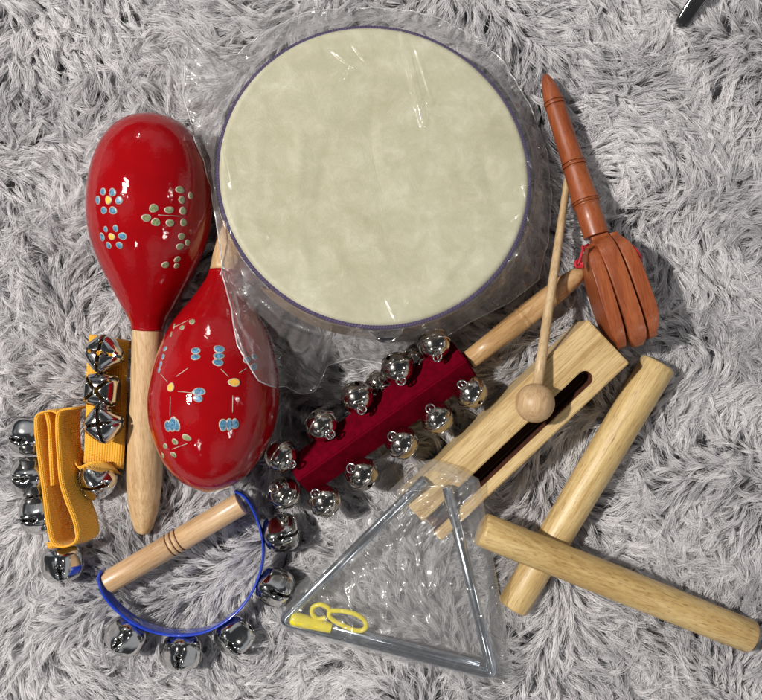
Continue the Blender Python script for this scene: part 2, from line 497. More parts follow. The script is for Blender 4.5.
# ------------------------------------------------------------------ maracas
def px_profile(pr, sc): return [(s * sc, r * sc) for s, r in pr]
HWOOD = wood('maraca_wood', (.70, .52, .31), (.62, .43, .24), (.50, .33, .17), PI / 2, pores=.25, seed=1.3)
HWOOD2 = wood('maraca_wood_pale', (.70, .52, .31), (.62, .43, .24), (.50, .33, .17), 1.65, pores=.25, seed=4.3)
def maraca(neck, pole, tail, body, handle, label, wmat):
    t = thing('maraca', Vector((pole.x, pole.y, 0)), label, 'maraca', 'maracas')
    sc = (H - .045) / F
    V, Fc = lathe(interp(px_profile(body, sc), 6), neck, pole, 96)
    b = mk('shell', V, Fc, RED, t)
    V, Fc = lathe(interp(px_profile(handle, (H - .02) / F), 5), neck, tail, 48)
    h = mk('handle', V, Fc, wmat, t)
    d = (pole - neck).normalized()
    V, Fc = lathe([(-.0012, body[0][1] * sc * .9), (-.0012, body[0][1] * sc * 1.03), (.0004, body[0][1] * sc * 1.05), (.0018, body[0][1] * sc * 1.0)], neck, pole, 48)
    mk('collar', V, Fc, RED, t)
    return t, b
bodyA = [(0, 16.6), (8, 19.5), (17, 24.5), (32, 32.5), (52, 43), (72, 52), (92, 58.8), (117, 62.3), (142, 61.3), (165, 57), (187, 48), (202, 36), (211, 22), (214.5, 9), (215.5, .1)]
handA = [(0, 15.5), (40, 15.8), (100, 17), (140, 18), (168, 17.0), (192, 13.5), (207, 9.0), (212, 5), (214, .1)]
nA, pA, tA = P(148, 327, .028), P(151, 111, .050), P(143, 541, .006)
mA, bodA = maraca(nA, pA, tA, bodyA, handA, 'red maraca with pale wooden handle pointing down, painted flowers, left of the drum', HWOOD)
bodyB = [(0, 15), (10, 19), (28, 29.5), (45, 41), (61, 50), (90, 59.8), (115, 63.5), (135, 64.3), (158, 60.5), (180, 51.5), (198, 40), (210, 26), (216, 14), (219.5, .1)]
handB = [(0, 14), (40, 14.5), (90, 16), (120, 17), (145, 16), (158, 12), (168, 7), (171, .1)]
nB, pB, tB = P(224, 273, .040), P(206.5, 490, .058), P(258, 104, .007)
mB, bodB = maraca(nB, pB, tB, bodyB, handB, 'red maraca with its handle tucked under the drum and its round end pointing down', HWOOD2)

def dots(body, parent, spec, lines):
    tr = bvh(body); V, Fc, MI = [], [], []
    def blob(c, n, a, ra, rb, h, mi):
        x = Vector((math.cos(a), -math.sin(a), 0)); x = (x - n * x.dot(n)).normalized(); y = n.cross(x)
        base = len(V); seg = 16
        for k, (f, z) in enumerate([(1.0, -.0001), (.97, h * .5), (.8, h * .85), (.45, h), (.02, h * 1.05)]):
            for i in range(seg):
                t = 2 * PI * i / seg
                w_ = 1 + .05 * math.sin(3 * t + c.x * 9e3) + .04 * math.sin(2 * t + c.y * 7e3)
                V.append(c + x * ra * f * w_ * math.cos(t) + y * rb * f * w_ * math.sin(t) + n * z)
        for k in range(4):
            for i in range(seg):
                i2 = (i + 1) % seg
                Fc.append((base + k * seg + i, base + k * seg + i2, base + (k + 1) * seg + i2, base + (k + 1) * seg + i))
                MI.append(3 if k < 2 else mi)
    for px, py, ra, rb, a, mi in spec:
        c, n = hit(tr, px, py)
        if c is None: continue
        fs = max(.45, n.z); k = .66e-3 * 1.12
        blob(c, n, math.radians(a), ra * k, rb * k, .00045, mi)
    for x0, y0, x1, y1 in lines:
        pts = []
        for i in range(7):
            c, n = hit(tr, x0 + (x1 - x0) * i / 6, y0 + (y1 - y0) * i / 6)
            if c is not None: pts.append(c + n * .0001)
        if len(pts) > 2:
            v, f = tube(pts, .00022, 6); o = len(V); V.extend(v)
            for q in f: Fc.append(tuple(i + o for i in q)); MI.append(3)
    o = mk('painted_flowers', V, Fc, [BLUE_DOT, GREEN_DOT, YEL_DOT, RIM_DOT], parent)
    for p, m in zip(o.data.polygons, MI): p.material_index = m
def z4(lst, x0, y0, s): return [(x0 + a / s, y0 + b / s, ra / s, rb / s, ang, mi) for a, b, ra, rb, ang, mi in lst]
S = 700 / 120
B0, G0, Y0 = 0, 1, 2
specA = z4([(134, 126, 20, 18, 0, B0), (190, 130, 21, 20, 0, B0), (104, 175, 18, 22, 0, B0), (228, 177, 20, 20, 0, B0), (140, 235, 20, 19, 0, B0), (193, 236, 23, 20, 0, B0), (166, 175, 21, 21, 0, Y0),
            (150, 345, 13, 16, 0, B0), (208, 340, 15, 18, 0, B0), (130, 390, 17, 22, 0, B0), (248, 385, 23, 19, 0, B0), (168, 440, 17, 18, 0, B0), (230, 439, 18, 19, 0, B0), (185, 388, 20, 18, 0, Y0),
            (582, 115, 24, 17, 0, G0), (644, 149, 14, 18, 0, G0), (593, 174, 18, 18, 0, G0), (600, 238, 19, 20, 0, G0), (520, 233, 24, 18, 0, G0), (430, 223, 24, 20, -20, G0), (387, 279, 23, 19, 0, G0),
            (442, 304, 23, 19, 0, G0), (525, 309, 22, 18, 0, G0), (603, 306, 19, 19, 0, G0), (592, 386, 19, 18, 0, G0), (626, 423, 14, 18, 0, G0), (583, 446, 21, 18, 0, G0), (567, 521, 20, 15, 0, G0),
            (498, 553, 20, 18, 0, G0), (563, 558, 16, 15, 0, G0)], 80, 170, S)
dots(bodA, mA, specA, [(80 + 455 / S, 170 + 262 / S, 80 + 592 / S, 170 + 270 / S)])
S = 2.917
specB = z4([(181, 180, 9, 7.5, 30, G0), (152, 197, 8.5, 6.5, 30, G0), (129, 193, 10, 3.5, 55, G0), (120, 217, 9, 4, 65, G0),
            (192, 265, 12, 9, 0, B0), (191, 283, 12, 8, 0, B0), (260, 260, 14, 10, 0, B0), (259, 280, 14, 8, 0, B0), (257, 299, 14, 9, 0, B0),
            (103, 259, 7, 8, 60, B0), (97, 282, 6, 8, 0, B0), (90, 303, 6, 9, 0, B0), (85, 321, 6, 8, 0, B0),
            (341, 291, 11, 9, -30, B0), (363, 282, 9, 8, -20, B0), (361, 312, 12, 9, -30, B0),
            (119, 371, 11, 11, 0, Y0), (304, 357, 15, 11, 0, Y0),
            (201, 384, 16, 10, 0, B0), (198, 404, 13, 9, 10, B0),
            (110, 484, 10, 14, 0, B0), (124, 479, 12, 20, 10, B0), (136, 482, 10, 16, 0, B0),
            (272, 481, 11, 15, 0, B0), (290, 480, 9, 16, 0, B0), (306, 478, 10, 14, 0, B0),
            (165, 518, 12, 8, 20, G0), (131, 530, 9, 8, 30, G0), (103, 543, 9, 7, -40, G0), (96, 570, 8, 6, -60, G0), (127, 568, 10, 7, 10, G0)], 130, 260, S)
lb = [(131, 195, 170, 176), (90, 333, 110, 356), (135, 340, 170, 315), (118, 398, 117, 455), (140, 383, 185, 388), (265, 318, 288, 341), (318, 330, 340, 316), (300, 395, 299, 445), (122, 552, 168, 535)]
dots(bodB, mB, specB, [(130 + a / S, 260 + b / S, 130 + c_ / S, 260 + d / S) for a, b, c_, d in lb])

# ------------------------------------------------------------------ drum
al = math.radians(11.5); un = Vector((.55, .835, 0)).normalized()
DN = (un * math.sin(al) + Vector((0, 0, math.cos(al)))).normalized()
DR = .0987
DX = Vector((1, 0, 0)); DX = (DX - DN * DX.dot(DN)).normalized(); DY = DN.cross(DX)
DTOP = P(376.5, 172, .056)
DH = .043
dr = thing('tambourine', Vector((DTOP.x, DTOP.y, 0)), 'large round tambourine with cream skin and purple edging inside a clear bag', 'tambourine')
dt = lambda a, r, z: DTOP + DX * r * math.cos(a) + DY * r * math.sin(a) + DN * z
V, Fc = [], []
NR, NA = 60, 192
def dimp(x, y):
    n1 = noise.fractal(Vector((x * 22, y * 22, 4.2)), 1, 2, 3)
    n2 = abs(noise.noise(Vector((x * 14 + 3, y * 9, 1.0))))
    return n1 * .00035 - .0006 * max(0, 1 - n2 * 9) * (.6 + n1)
for j in range(NR + 1):
    r = DR * j / NR
    for i in range(NA):
        a = 2 * PI * i / NA
        e = max(0, (r - DR * .975) / (DR * .025))
        fall = max(0, 1 - (r / DR) ** 6)
        V.append(dt(a, r, -.0016 * e ** 2 + dimp(r * math.cos(a), r * math.sin(a)) * fall))
for j in range(NR):
    for i in range(NA):
        i2 = (i + 1) % NA; Fc.append((j * NA + i, (j + 1) * NA + i, (j + 1) * NA + i2, j * NA + i2))
base = len(V)
for i in range(NA):  # skin turned down over the hoop
    a = 2 * PI * i / NA; V.append(dt(a, DR + .0008, -.004))
for i in range(NA):
    a = 2 * PI * i / NA; V.append(dt(a, DR + .0006, -.0085))
for i in range(NA):
    i2 = (i + 1) % NA
    Fc.append((NR * NA + i, base + i, base + i2, NR * NA + i2)); Fc.append((base + i, base + NA + i, base + NA + i2, base + i2))
V = creases(V, [(236, 112, 268, 62, .055, .7, 3.0), (302, 118, 300, 200, .055, .5, 5.0), (330, 130, 318, 210, .055, -.4, 6.0), (262, 120, 258, 200, .055, .4, 6.0), (430, 300, 470, 246, .055, .7, 4.0), (300, 230, 312, 290, .055, .45, 5.0),
                (465, 255, 520, 200, .055, .35, 6), (400, 90, 470, 70, .055, .3, 6), (500, 100, 470, 160, .055, .3, 7), (360, 290, 330, 250, .055, .4, 5), (250, 215, 275, 260, .055, .4, 6), (285, 60, 330, 44, .055, .4, 4)])
mk('drum_skin', V, Fc, SKIN, dr)
DW = wood('frame_wood', (.46, .33, .19), (.38, .26, .14), (.26, .17, .09), 0, pores=.2, seed=2.2)
V, Fc = [], []
pw = .0045
slots = [math.radians(d) for d in (219, 275, 335, 35, 95, 155)]
NF = 360
def inslot(a): return any(abs((a - s + PI) % (2 * PI) - PI) < math.radians(9) for s in slots)
rings_ = [0, -.012, -.031, -DH]
for z in rings_:
    for rr in (DR, DR - pw):
        for i in range(NF): V.append(dt(2 * PI * i / NF, rr, z - .0018))
def vi(zi, ri, i): return (zi * 2 + ri) * NF + i % NF
for i in range(NF):
    cut = inslot(2 * PI * (i + .5) / NF)
    for zi in range(3):
        if zi == 1 and cut: continue
        Fc.append((vi(zi, 0, i), vi(zi + 1, 0, i), vi(zi + 1, 0, i + 1), vi(zi, 0, i + 1)))
        Fc.append((vi(zi, 1, i), vi(zi, 1, i + 1), vi(zi + 1, 1, i + 1), vi(zi + 1, 1, i)))
    if cut:
        Fc.append((vi(1, 0, i), vi(1, 0, i + 1), vi(1, 1, i + 1), vi(1, 1, i)))
        Fc.append((vi(2, 0, i), vi(2, 1, i), vi(2, 1, i + 1), vi(2, 0, i + 1)))
        if not inslot(2 * PI * (i - .5) / NF): Fc.append((vi(1, 0, i), vi(1, 1, i), vi(2, 1, i), vi(2, 0, i)))
        if not inslot(2 * PI * (i + 1.5) / NF): Fc.append((vi(1, 0, i + 1), vi(2, 0, i + 1), vi(2, 1, i + 1), vi(1, 1, i + 1)))
    Fc.append((vi(3, 0, i), vi(3, 1, i), vi(3, 1, i + 1), vi(3, 0, i + 1)))
    Fc.append((vi(0, 0, i), vi(0, 0, i + 1), vi(0, 1, i + 1), vi(0, 1, i)))
mk('frame', V, Fc, DW, dr, smooth=False)
# braid: two strands twisted round the rim
br = []
for ph in (0, PI):
    n = 1400
    br.append(tube([dt(2 * PI * i / n, DR + .0010 + .0007 * math.cos(175 * 2 * PI * i / n + ph), -.0030 + .0007 * math.sin(175 * 2 * PI * i / n + ph)) for i in range(n)], .00085, 6, closed=True))
V, Fc = join(*br)
mk('braid_trim', V, Fc, PURPLE, dr)
for s in slots:
    rad = DX * math.cos(s) + DY * math.sin(s)
    for k, z in enumerate((-.0185, -.0235)):
        c = DTOP + rad * (DR - .0045) + DN * z
        sg = 1 if k == 0 else -1
        pr = [(0, .0002), (.0001, .0118), (.0004, .0120), (.0007, .0115), (.0009, .0070), (.0016, .0055), (.0019, .0022), (.0020, .0002)]
        V, Fc = lathe(pr, c, c + DN * sg, 40)
        mk('jingle', V, Fc, STEEL, dr)
    V, Fc = tube([DTOP + rad * (DR - .0022) + DN * (-.010), DTOP + rad * (DR - .0022) + DN * (-.035)], .0009, 8)
    mk('pin', V, Fc, STEEL, dr)

# ------------------------------------------------------------------ drum bag
FILM = film('clear_film', haze=.04, bump=.8, sc=1.0, refl=1.7)
FILM2 = film('clear_film_crumpled', haze=.07, bump=.6, sc=1.0, refl=1.8, dist=.0009)
FILM3 = film('clear_film_layered', haze=.13, bump=1.0, sc=1.3, refl=3.0, dist=.0022)
EDGE = film('film_edge', haze=.5, bump=.3, sc=1.0, refl=5.0)
out = [(188, 38, .022), (183, 95, .03), (194, 132, .035), (207, 165, .04), (213, 200, .045), (219, 238, .05), (223, 275, .05), (236, 310, .05), (248, 345, .03), (270, 378, .014), (300, 394, .008), (316, 392, .008),
       (326, 366, .006), (352, 358, .006), (385, 364, .01), (410, 352, .012), (440, 340, .01), (470, 322, .008), (510, 302, .006), (538, 280, .006), (548, 240, .006), (552, 200, .006), (546, 150, .006),
       (530, 105, .005), (508, 68, .005), (482, 38, .005), (440, 18, .004), (400, 10, .004), (350, 7, .004), (305, 12, .005), (265, 34, .006), (238, 54, .010), (214, 58, .016)]
c0 = Vector((DTOP.x, DTOP.y))
pol = []
for px, py, z in out:
    q = P(px, py, z); d = Vector((q.x, q.y)) - c0
    pol.append((math.atan2(d.y, d.x) % (2 * PI), d.length, z))
pol.sort()
def polar(a):
    a %= 2 * PI
    for k in range(len(pol)):
        p, q = pol[k - 1], pol[k]
        a0 = p[0] - (2 * PI if k == 0 else 0)
        if a0 <= a <= q[0]: break
    else:
        p, q = pol[-1], pol[0]; a0 = p[0]; q = (q[0] + 2 * PI, q[1], q[2])
    t = (a - a0) / max(1e-6, q[0] - a0)
    # straight edge between the two outline points
    x0, y0 = p[1] * math.cos(p[0]), p[1] * math.sin(p[0]); x1, y1 = q[1] * math.cos(q[0]), q[1] * math.sin(q[0])
    dx, dy = x1 - x0, y1 - y0; ca, sa = math.cos(a), math.sin(a)
    den = ca * dy - sa * dx
    r = (x0 * dy - y0 * dx) / den if abs(den) > 1e-9 else p[1]
    return r, p[2] + (q[2] - p[2]) * t
trees = [bvh(o) for o in (bodA, bodB)]
NA, NI, NO = 1200, 150, 60
V, Fc = [], []
def rim_r(a):  # plan radius of the tilted rim in direction a
    lo = DR
    d = Vector((math.cos(a), math.sin(a), 0)); k = d.dot(DN) / DN.z
    return (DR + .0035) / math.sqrt(1 + k * k)
for i in range(NA):
    a = 2 * PI * i / NA; ca, sa = math.cos(a), math.sin(a)
    ro, ze = polar(a); rr = rim_r(a)
    ro = max(ro, rr + .006)
    for j in range(NI + NO + 1):
        if j <= NI: r = rr * (j / NI); s = 0
        else: s = (j - NI) / NO; r = rr + (ro - rr) * s
        x, y = c0.x + r * ca, c0.y + r * sa
        ztop = DTOP.z - (Vector((x - DTOP.x, y - DTOP.y, 0)).dot(DN)) / DN.z
        n1 = noise.fractal(Vector((x * 30, y * 30, 1.1)), 1, 2, 4)
        rg = 1 - abs(noise.noise(Vector((x * 26 + 5, y * 26, 7.7)))) * 2.6
        rg2 = 1 - abs(noise.noise(Vector((x * 60, y * 60 + 9, 2.7)))) * 2.6
        if s == 0:
            z = ztop + .0016 + .0007 * max(0, rg) ** 3 + .0004 * n1 + .00035 * max(0, rg2) ** 3
        else:
            zr = ztop + .0016
            prof = (1 - s) ** 1.5
            fold = noise.noise(Vector((ca * 9, sa * 9, s * 1.6 + 3))) * .009 + noise.noise(Vector((ca * 24, sa * 24, s * 3 + 5))) * .005
            z = ze + (zr - ze) * prof + fold * math.sin(min(1, s * 1.15) * PI * .8) * min(1, (ro - rr) / .02) + .0016 * max(0, rg2) ** 2 * s
        for t_ in trees:
            loc, _, _, _ = t_.ray_cast(Vector((x, y, .3)), Vector((0, 0, -1)))
            if loc is not None: z = max(z, loc.z + .0016 + .0012 * max(0, rg2))
        V.append((x, y, z))
M = NI + NO + 1
for i in range(NA):
    i2 = (i + 1) % NA
    for j in range(M - 1):
        Fc.append((i * M + j, i * M + j + 1, i2 * M + j + 1, i2 * M + j))
bag = thing('plastic_bag', Vector((DTOP.x, DTOP.y, 0)), 'clear crinkled plastic bag wrapped over the large round tambourine', 'plastic bag')
seg = [(402, 28, 423, 124, .052, 2.2, 3.0), (414, 84, 424, 126, .052, 1.6, 4.0), (412, 28, 432, 96, .052, 1.0, 2.0), (423, 122, 432, 96, .052, 1.4, 2.0), (226, 146, 236, 190, .058, 2.2, 3.6), (238, 208, 234, 252, .06, 2.4, 4.4), (218, 255, 240, 236, .06, 1.0, 1.8),
       (330, 48, 352, 66, .05, 1.4, 2.2), (352, 42, 366, 60, .05, 1.3, 2.0), (352, 66, 340, 82, .05, 1.0, 2), (418, 152, 452, 146, .055, .5, 1.2), (500, 140, 512, 143, .05, .5, 1.2), (470, 250, 530, 205, .052, .5, 2.2),
       (440, 240, 470, 262, .055, .5, 1.4), (350, 215, 368, 222, .057, .5, 1.3), (386, 300, 396, 322, .06, 1.0, 1.6), (396, 322, 408, 300, .06, .8, 1.5), (300, 270, 330, 262, .06, .4, 1.6), (270, 110, 300, 70, .055, .5, 2.0),
       (222, 276, 262, 380, .05, 1.8, 1.8), (230, 292, 262, 352, .045, 1.6, 1.8), (262, 300, 285, 322, .04, 2.0, 1.8), (285, 322, 322, 336, .03, 2.4, 1.8), (300, 330, 312, 334, .03, 1.5, 1.5), (295, 350, 304, 353, .02, 1.8, 1.4),
       (304, 353, 314, 345, .02, 1.8, 1.4), (314, 345, 320, 356, .02, 1.8, 1.4), (290, 371, 299, 360, .018, 2.0, 1.4), (299, 360, 309, 375, .018, 2.0, 1.4), (245, 320, 280, 365, .035, 1.6, 1.8), (236, 285, 250, 330, .045, 1.4, 1.6),
       (330, 344, 352, 350, .02, 2.0, 2.0), (352, 350, 392, 342, .02, 1.6, 1.8), (410, 340, 440, 326, .02, 1.8, 2.0), (440, 326, 500, 290, .02, 1.6, 2.0), (534, 150, 546, 230, .016, 2.0, 2.2), (522, 110, 540, 160, .016, 1.6, 2.0),
       (186, 45, 192, 110, .024, 1.2, 1.8), (196, 60, 214, 130, .03, 1.6, 2.2), (205, 118, 212, 180, .04, 1.8, 2.0), (206, 95, 222, 84, .03, 1.0, 1.5), (232, 62, 262, 78, .02, 1.4, 1.8), (262, 34, 215, 92, .024, 1.6, 2.0)]
seg += rand_creases(6, (230, 50, 510, 300), .055, .45, 1.1, 9) + rand_creases(22, (228, 285, 320, 385), .03, 1.3, 1.4, 16, .9)
seg += rand_creases(16, (325, 335, 460, 358), .02, 1.3, 1.5, 18, -.1) + rand_creases(14, (515, 80, 548, 280), .015, 1.4, 1.6, 22, 1.4) + rand_creases(14, (300, 8, 480, 24), .02, 1.2, 1.5, 18, .1)
V = creases(V, seg)
fo_ = mk('front_film', V, Fc, [FILM, FILM3], bag)
for p in fo_.data.polygons:
    if (min(p.vertices) % M) >= NI: p.material_index = 1
# heat-sealed edge along the outline: a slightly thicker bead
edge = [Vector(V[i * M + M - 1]) for i in range(0, NA, 3)]
bv, bf = tube(edge, .0005, 6, closed=True)
mk('sealed_edge', bv, bf, EDGE, bag)

# ------------------------------------------------------------------ castanet
CW = wood('castanet_wood', (.37, .105, .034), (.31, .078, .024), (.23, .052, .016), -1.35, pores=.35, rough=.4, seed=.4, coat=.12)
ct = thing('stick_castanet', P(610, 280, 0), 'reddish brown wooden castanet on a long turned handle with red cord', 'castanet')
a0, a1 = P(545, 74, .010), P(598, 240, .029)
hp = [(0, .5), (2, 3.5), (8, 6.0), (20, 8.6), (29.4, 10)]
def groove(s_, r): return [(s_, r), (s_ + .3, r + .5), (s_ + .6, r + .4), (s_ + 1.0, r - 1.3), (s_ + 1.5, r - 1.3), (s_ + 1.9, r + .5), (s_ + 2.3, r + .5), (s_ + 2.7, r)]
hp += groove(30, 10) + groove(34, 10) + [(50, 10.4), (75, 10.8), (96, 11.4)] + groove(97, 11.6) + groove(101, 11.8) + [(112, 12.1), (128, 12.6), (134, 13.2)] + groove(138, 13.6) + groove(141, 13.2) + [(145, 12.2), (160, 12.8), (176, 12.6)]
V, Fc = lathe(px_profile(hp, (H - .02) / F), a0, a1, 48)
sharp(mk('handle', V, Fc, CW, ct), 50)
# three boards on edge, along direction du
q0, q1 = P(601, 240, .029), P(637, 346, .029)
du = (q1 - q0).normalized(); dv = Vector((du.y, -du.x, 0)).normalized()
if dv.x < 0: dv = -dv
Lc = (q1 - q0).length; k = (H - .04) / F
def board(name, off0, off1, th0, r, s0, s1, wide=1.0, bulge=0.0):
    """a clapper board: rounded plate standing on edge, seen from its narrow side"""
    N = 40; V, Fc = [], []
    sec = []
    for i in range(N + 1):
        t = i / N
        s = s0 + (s1 - s0) * t
        u = (t - .55) / .5
        # half height of the plate at this station
        hh = r * math.sqrt(max(.002, 1 - min(1, abs((t - .52) / .5)) ** 3)) if wide else r
        off = off0 + (off1 - off0) * t
        th = th0 * (1 + .0 * t)
        b = bulge * math.sin(min(1, t * 1.1) * PI) 
        sec.append((s, hh, off, th, b))
    M_ = 16
    def side(w_, h_, c_, ins, outs):
        P_ = []
        for sx, sy, a0 in ((1, 1, 0), (-1, 1, 90), (-1, -1, 180), (1, -1, 270)):
            for q in range(4):
                a = math.radians(a0 + 30 * q)
                P_.append((sx * (w_ - c_) + c_ * math.cos(a), sy * (h_ - c_) + c_ * math.sin(a)))
        return P_
    for s, hh, off, th, b in sec:
        t = (s - s0) / (s1 - s0)
        thn = th * max(.35, 1 - abs(2 * t - 1) ** 4) ** .55 if b or bulge else th * max(.2, 1 - max(0, (t - .86) / .14) ** 2.5) ** .5
        shift = -math.copysign((th - thn) / 2, bulge) if bulge else 0
        hh = max(hh, .004)
        for cx_, cy_ in side(thn / 2 * k, hh, min(.0005, thn * k * .3), 0, 0):
            V.append(q0 + du * (s * Lc) + dv * ((off + shift) * k + cx_) + Vector((0, 0, cy_)))
    for i in range(N):
        for m in range(M_):
            m2 = (m + 1) % M_
            Fc.append((i * M_ + m, i * M_ + m2, (i + 1) * M_ + m2, (i + 1) * M_ + m))
    Fc.append(tuple(range(M_))[::-1]); Fc.append(tuple(N * M_ + m for m in range(M_)))
    return sharp(mk(name, V, Fc, CW, ct), 40)
board('paddle', -1, 0, 18, .0190, -.05, 1.0)
board('clapper', -16.6, -20.0, 14.5, .0180, .0, .97, bulge=-4)
board('clapper', 16.6, 19.2, 14.5, .0185, -.03, .97, bulge=4)
kn = P(583, 247, .045)
V, Fc = join(tube([kn + Vector((x * .001, y * .001, z * .001)) for x, y, z in [(4, 2, -3), (1, 0, 0), (-1, -4, 1), (-2, -9, 0), (-4, -12, -1), (0, -13, 1), (-1, -10, 2)]], .0009, 8),
             ring(kn + Vector((-.003, -.011, 0)), .0022, (0.3, 0.2, 1), .0010), ring(kn + Vector((.0, -.001, 0)), .0014, (1, .2, .4), .0009))
mk('cord', V, Fc, CORDRED, ct)
V, Fc = (tube([P(632, 246, .04), P(636, 250, .043), P(640, 256, .043), P(640, 262, .04)], .0012, 8))
mk('cord', V, Fc, CORDRED, ct)

# ------------------------------------------------------------------ jingle stick
js = thing('jingle_stick', P(380, 425, 0), 'wooden jingle stick with dark red felt bar studded with round silver bells', 'jingle stick')
e0, e1 = P(297, 481, .036), P(467, 360, .036)
ud = (e1 - e0).normalized(); un_ = Vector((-ud.y, ud.x, 0))   # to the upper left
hs = .0155
def sect(p, grow=1.0):
    return [p, p - un_ * hs * grow - Vector((0, 0, hs * grow)), p - Vector((0, 0, 2 * hs * grow)), p + un_ * hs * 1.06 * grow - Vector((0, 0, hs * grow))]
bm = bmesh.new()
A_ = [bm.verts.new(v) for v in sect(e0, .93)]; B_ = [bm.verts.new(v) for v in sect(e1, 1.02)]
for i in range(4): bm.faces.new([A_[i], A_[(i + 1) % 4], B_[(i + 1) % 4], B_[i]])
bm.faces.new(A_[::-1]); bm.faces.new(B_)
bmesh.ops.recalc_face_normals(bm, faces=bm.faces)
bmesh.ops.bevel(bm, geom=bm.edges[:], offset=.0011, segments=3, affect='EDGES')
off = parent_loc(js)
bmesh.ops.translate(bm, verts=bm.verts, vec=-off)
me = bpy.data.meshes.new('felt_bar'); bm.to_mesh(me); bm.free(); me.materials.append(MAROON)
me.polygons.foreach_set('use_smooth', [True] * len(me.polygons))
o = bpy.data.objects.new('felt_bar', me); COL.objects.link(o); o.parent = js; sharp(o, 25)
JW = wood('stick_wood', (.62, .42, .22), (.54, .34, .16), (.44, .26, .11), .64, pores=.35, seed=3.7, coat=.25)
h0, h1 = P(468, 361, .021), P(584, 270, .012)
hp = [(0, 9.6), (30, 10.0), (50, 10.8), (64, 11.3), (66, 10.6), (68, 11.4), (70, 11.4), (72, 10.7), (74, 11.4), (100, 11.2), (125, 10.2), (138, 8.8), (145, 6.5), (148.5, 3), (149, .1)]
V, Fc = lathe(px_profile(hp, (H - .015) / F), h0, h1, 40)
mk('handle', V, Fc, JW, js)
RB = bell_mesh('round_bell', .0108, nslit=1, sq=2.0, vend=75, wslit=.09, flange=True, mat=NICKEL)
BRAW = []
def stick_bell(px, py, z, side, upper=True, s=1.0):
    p = P(px, py, z)
    ax = (un_ * side * (.75 if upper else .9) + Vector((0, 0, -.40)) + ud * random.uniform(-.35, .35)).normalized()
    b = put_bell(js, p, ax, RB, random.uniform(0, 3), s, clap=True)
    # wire loop on the bell and staple into the bar
    r = .0108 * s
    lc = p - ax * (r - .0012) + Vector((0, 0, .0052))
    x = (Vector((0, 0, 1)) + ud * random.uniform(-.5, .5) - un_ * side * .5).normalized()
    v, f = join(ring(lc, .0030, x, .00070, 28, 8), ring(lc + ax * .0012 - Vector((0, 0, .0010)), .0022, ud + x * .3, .0006, 24, 8),
                tube([p - ax * (r * .95), p - ax * (r * .95) - un_ * side * .004 - Vector((0, 0, .010))], .0008, 8))
    off = parent_loc(js)
    me = bpy.data.meshes.new('wire_loop'); me.from_pydata([tuple(a - off) for a in v], [], f); me.materials.append(STEEL)
    me.polygons.foreach_set('use_smooth', [True] * len(me.polygons))
    o = bpy.data.objects.new('wire_loop', me); COL.objects.link(o); o.parent = js
for px, py in ((281, 456), (321, 425), (357, 397), (397, 368), (434, 344)): stick_bell(px, py, .030, 1)
for px, py in ((325, 501), (362, 474), (402, 443), (437, 418), (471, 392)): stick_bell(px, py, .026, -1)
stick_bell(284, 493, .022, -.6)
for px, py in ((378, 383), (415, 357)): stick_bell(px, py, .012, 1, False, .8)

# ------------------------------------------------------------------ wood block
wb = thing('wood_block', P(540, 440, 0), 'rectangular pale wooden tone block with a long dark slot along its top', 'wood block')
BT = .039; kb = (H - BT) / F
bu = Vector((-.726, -.688, 0)).normalized(); bn = Vector((.688, -.726, 0)).normalized()  # world (y up): along, across to the lower right
def bp(u, n_, z):  # block coords in photo pixels on its top plane
    q = P(381, 350, z); px = u * -.726 + n_ * .688; py = u * .688 + n_ * .726
    return Vector(((px - 381) * kb, (350 - py) * kb, z))
U0, U1, N0, N1 = -207, 52, 636.5, 696.2
S0, S1, SE = 669.5, 685, -172
def extr(poly, z0, z1):
    V = [bp(u, n_, z1) for u, n_ in poly] + [bp(u, n_, z0) for u, n_ in poly]; m = len(poly)
    return V, [tuple(range(m)), tuple(range(m, 2 * m))[::-1]] + [(i, i + m, (i + 1) % m + m, (i + 1) % m) for i in range(m)]
rs = (S1 - S0) / 2; cs = (S0 + S1) / 2
half = [(SE + rs - rs * math.cos(t), cs - rs * math.sin(t)) for t in [PI / 2 - PI * i / 16 for i in range(17)]]  # S0 side -> S1 side
poly = [(U0, N0), (U1, N0), (U1, S0)] + half + [(U1, S1), (U1, N1), (U0, N1)]
BW = wood('block_wood', (.70, .54, .29), (.62, .46, .23), (.46, .31, .13), -2.383, pores=.45, seed=6.1, fig=1.6)
bm = bmesh.new()
mz = .010
top = [bm.verts.new(bp(u, n_, BT)) for u, n_ in poly]
mid = [bm.verts.new(bp(u, n_, mz)) for u, n_ in poly]
m = len(poly)
bm.faces.new(top)
for i in range(m): bm.faces.new([top[i], mid[i], mid[(i + 1) % m], top[(i + 1) % m]])
fl = [mid[2]] + mid[3:3 + len(half)] + [mid[3 + len(half)]]
bm.faces.new(fl)
b4 = [bm.verts.new(bp(u, n_, 0)) for u, n_ in ((U0, N0), (U1, N0), (U1, N1), (U0, N1))]
i0, i1, i2, i3, i4, i5 = 0, 1, 2, 3 + len(half), 4 + len(half), 5 + len(half)
bm.faces.new([mid[i0], b4[0], b4[1], mid[i1]])
bm.faces.new([mid[i1], b4[1], b4[2], mid[i4], mid[i3], mid[i2]])
bm.faces.new([mid[i4], b4[2], b4[3], mid[i5]])
bm.faces.new([mid[i5], b4[3], b4[0], mid[i0]])
bm.faces.new(b4[::-1])
bmesh.ops.recalc_face_normals(bm, faces=bm.faces)
es = [e for e in bm.edges if len(e.link_faces) == 2 and e.calc_face_angle(0) > .5]
bmesh.ops.bevel(bm, geom=es, offset=.0007, segments=2, affect='EDGES')
bmesh.ops.translate(bm, verts=bm.verts, vec=-parent_loc(wb))
me = bpy.data.meshes.new('block_body'); bm.to_mesh(me); bm.free(); me.materials.append(BW)
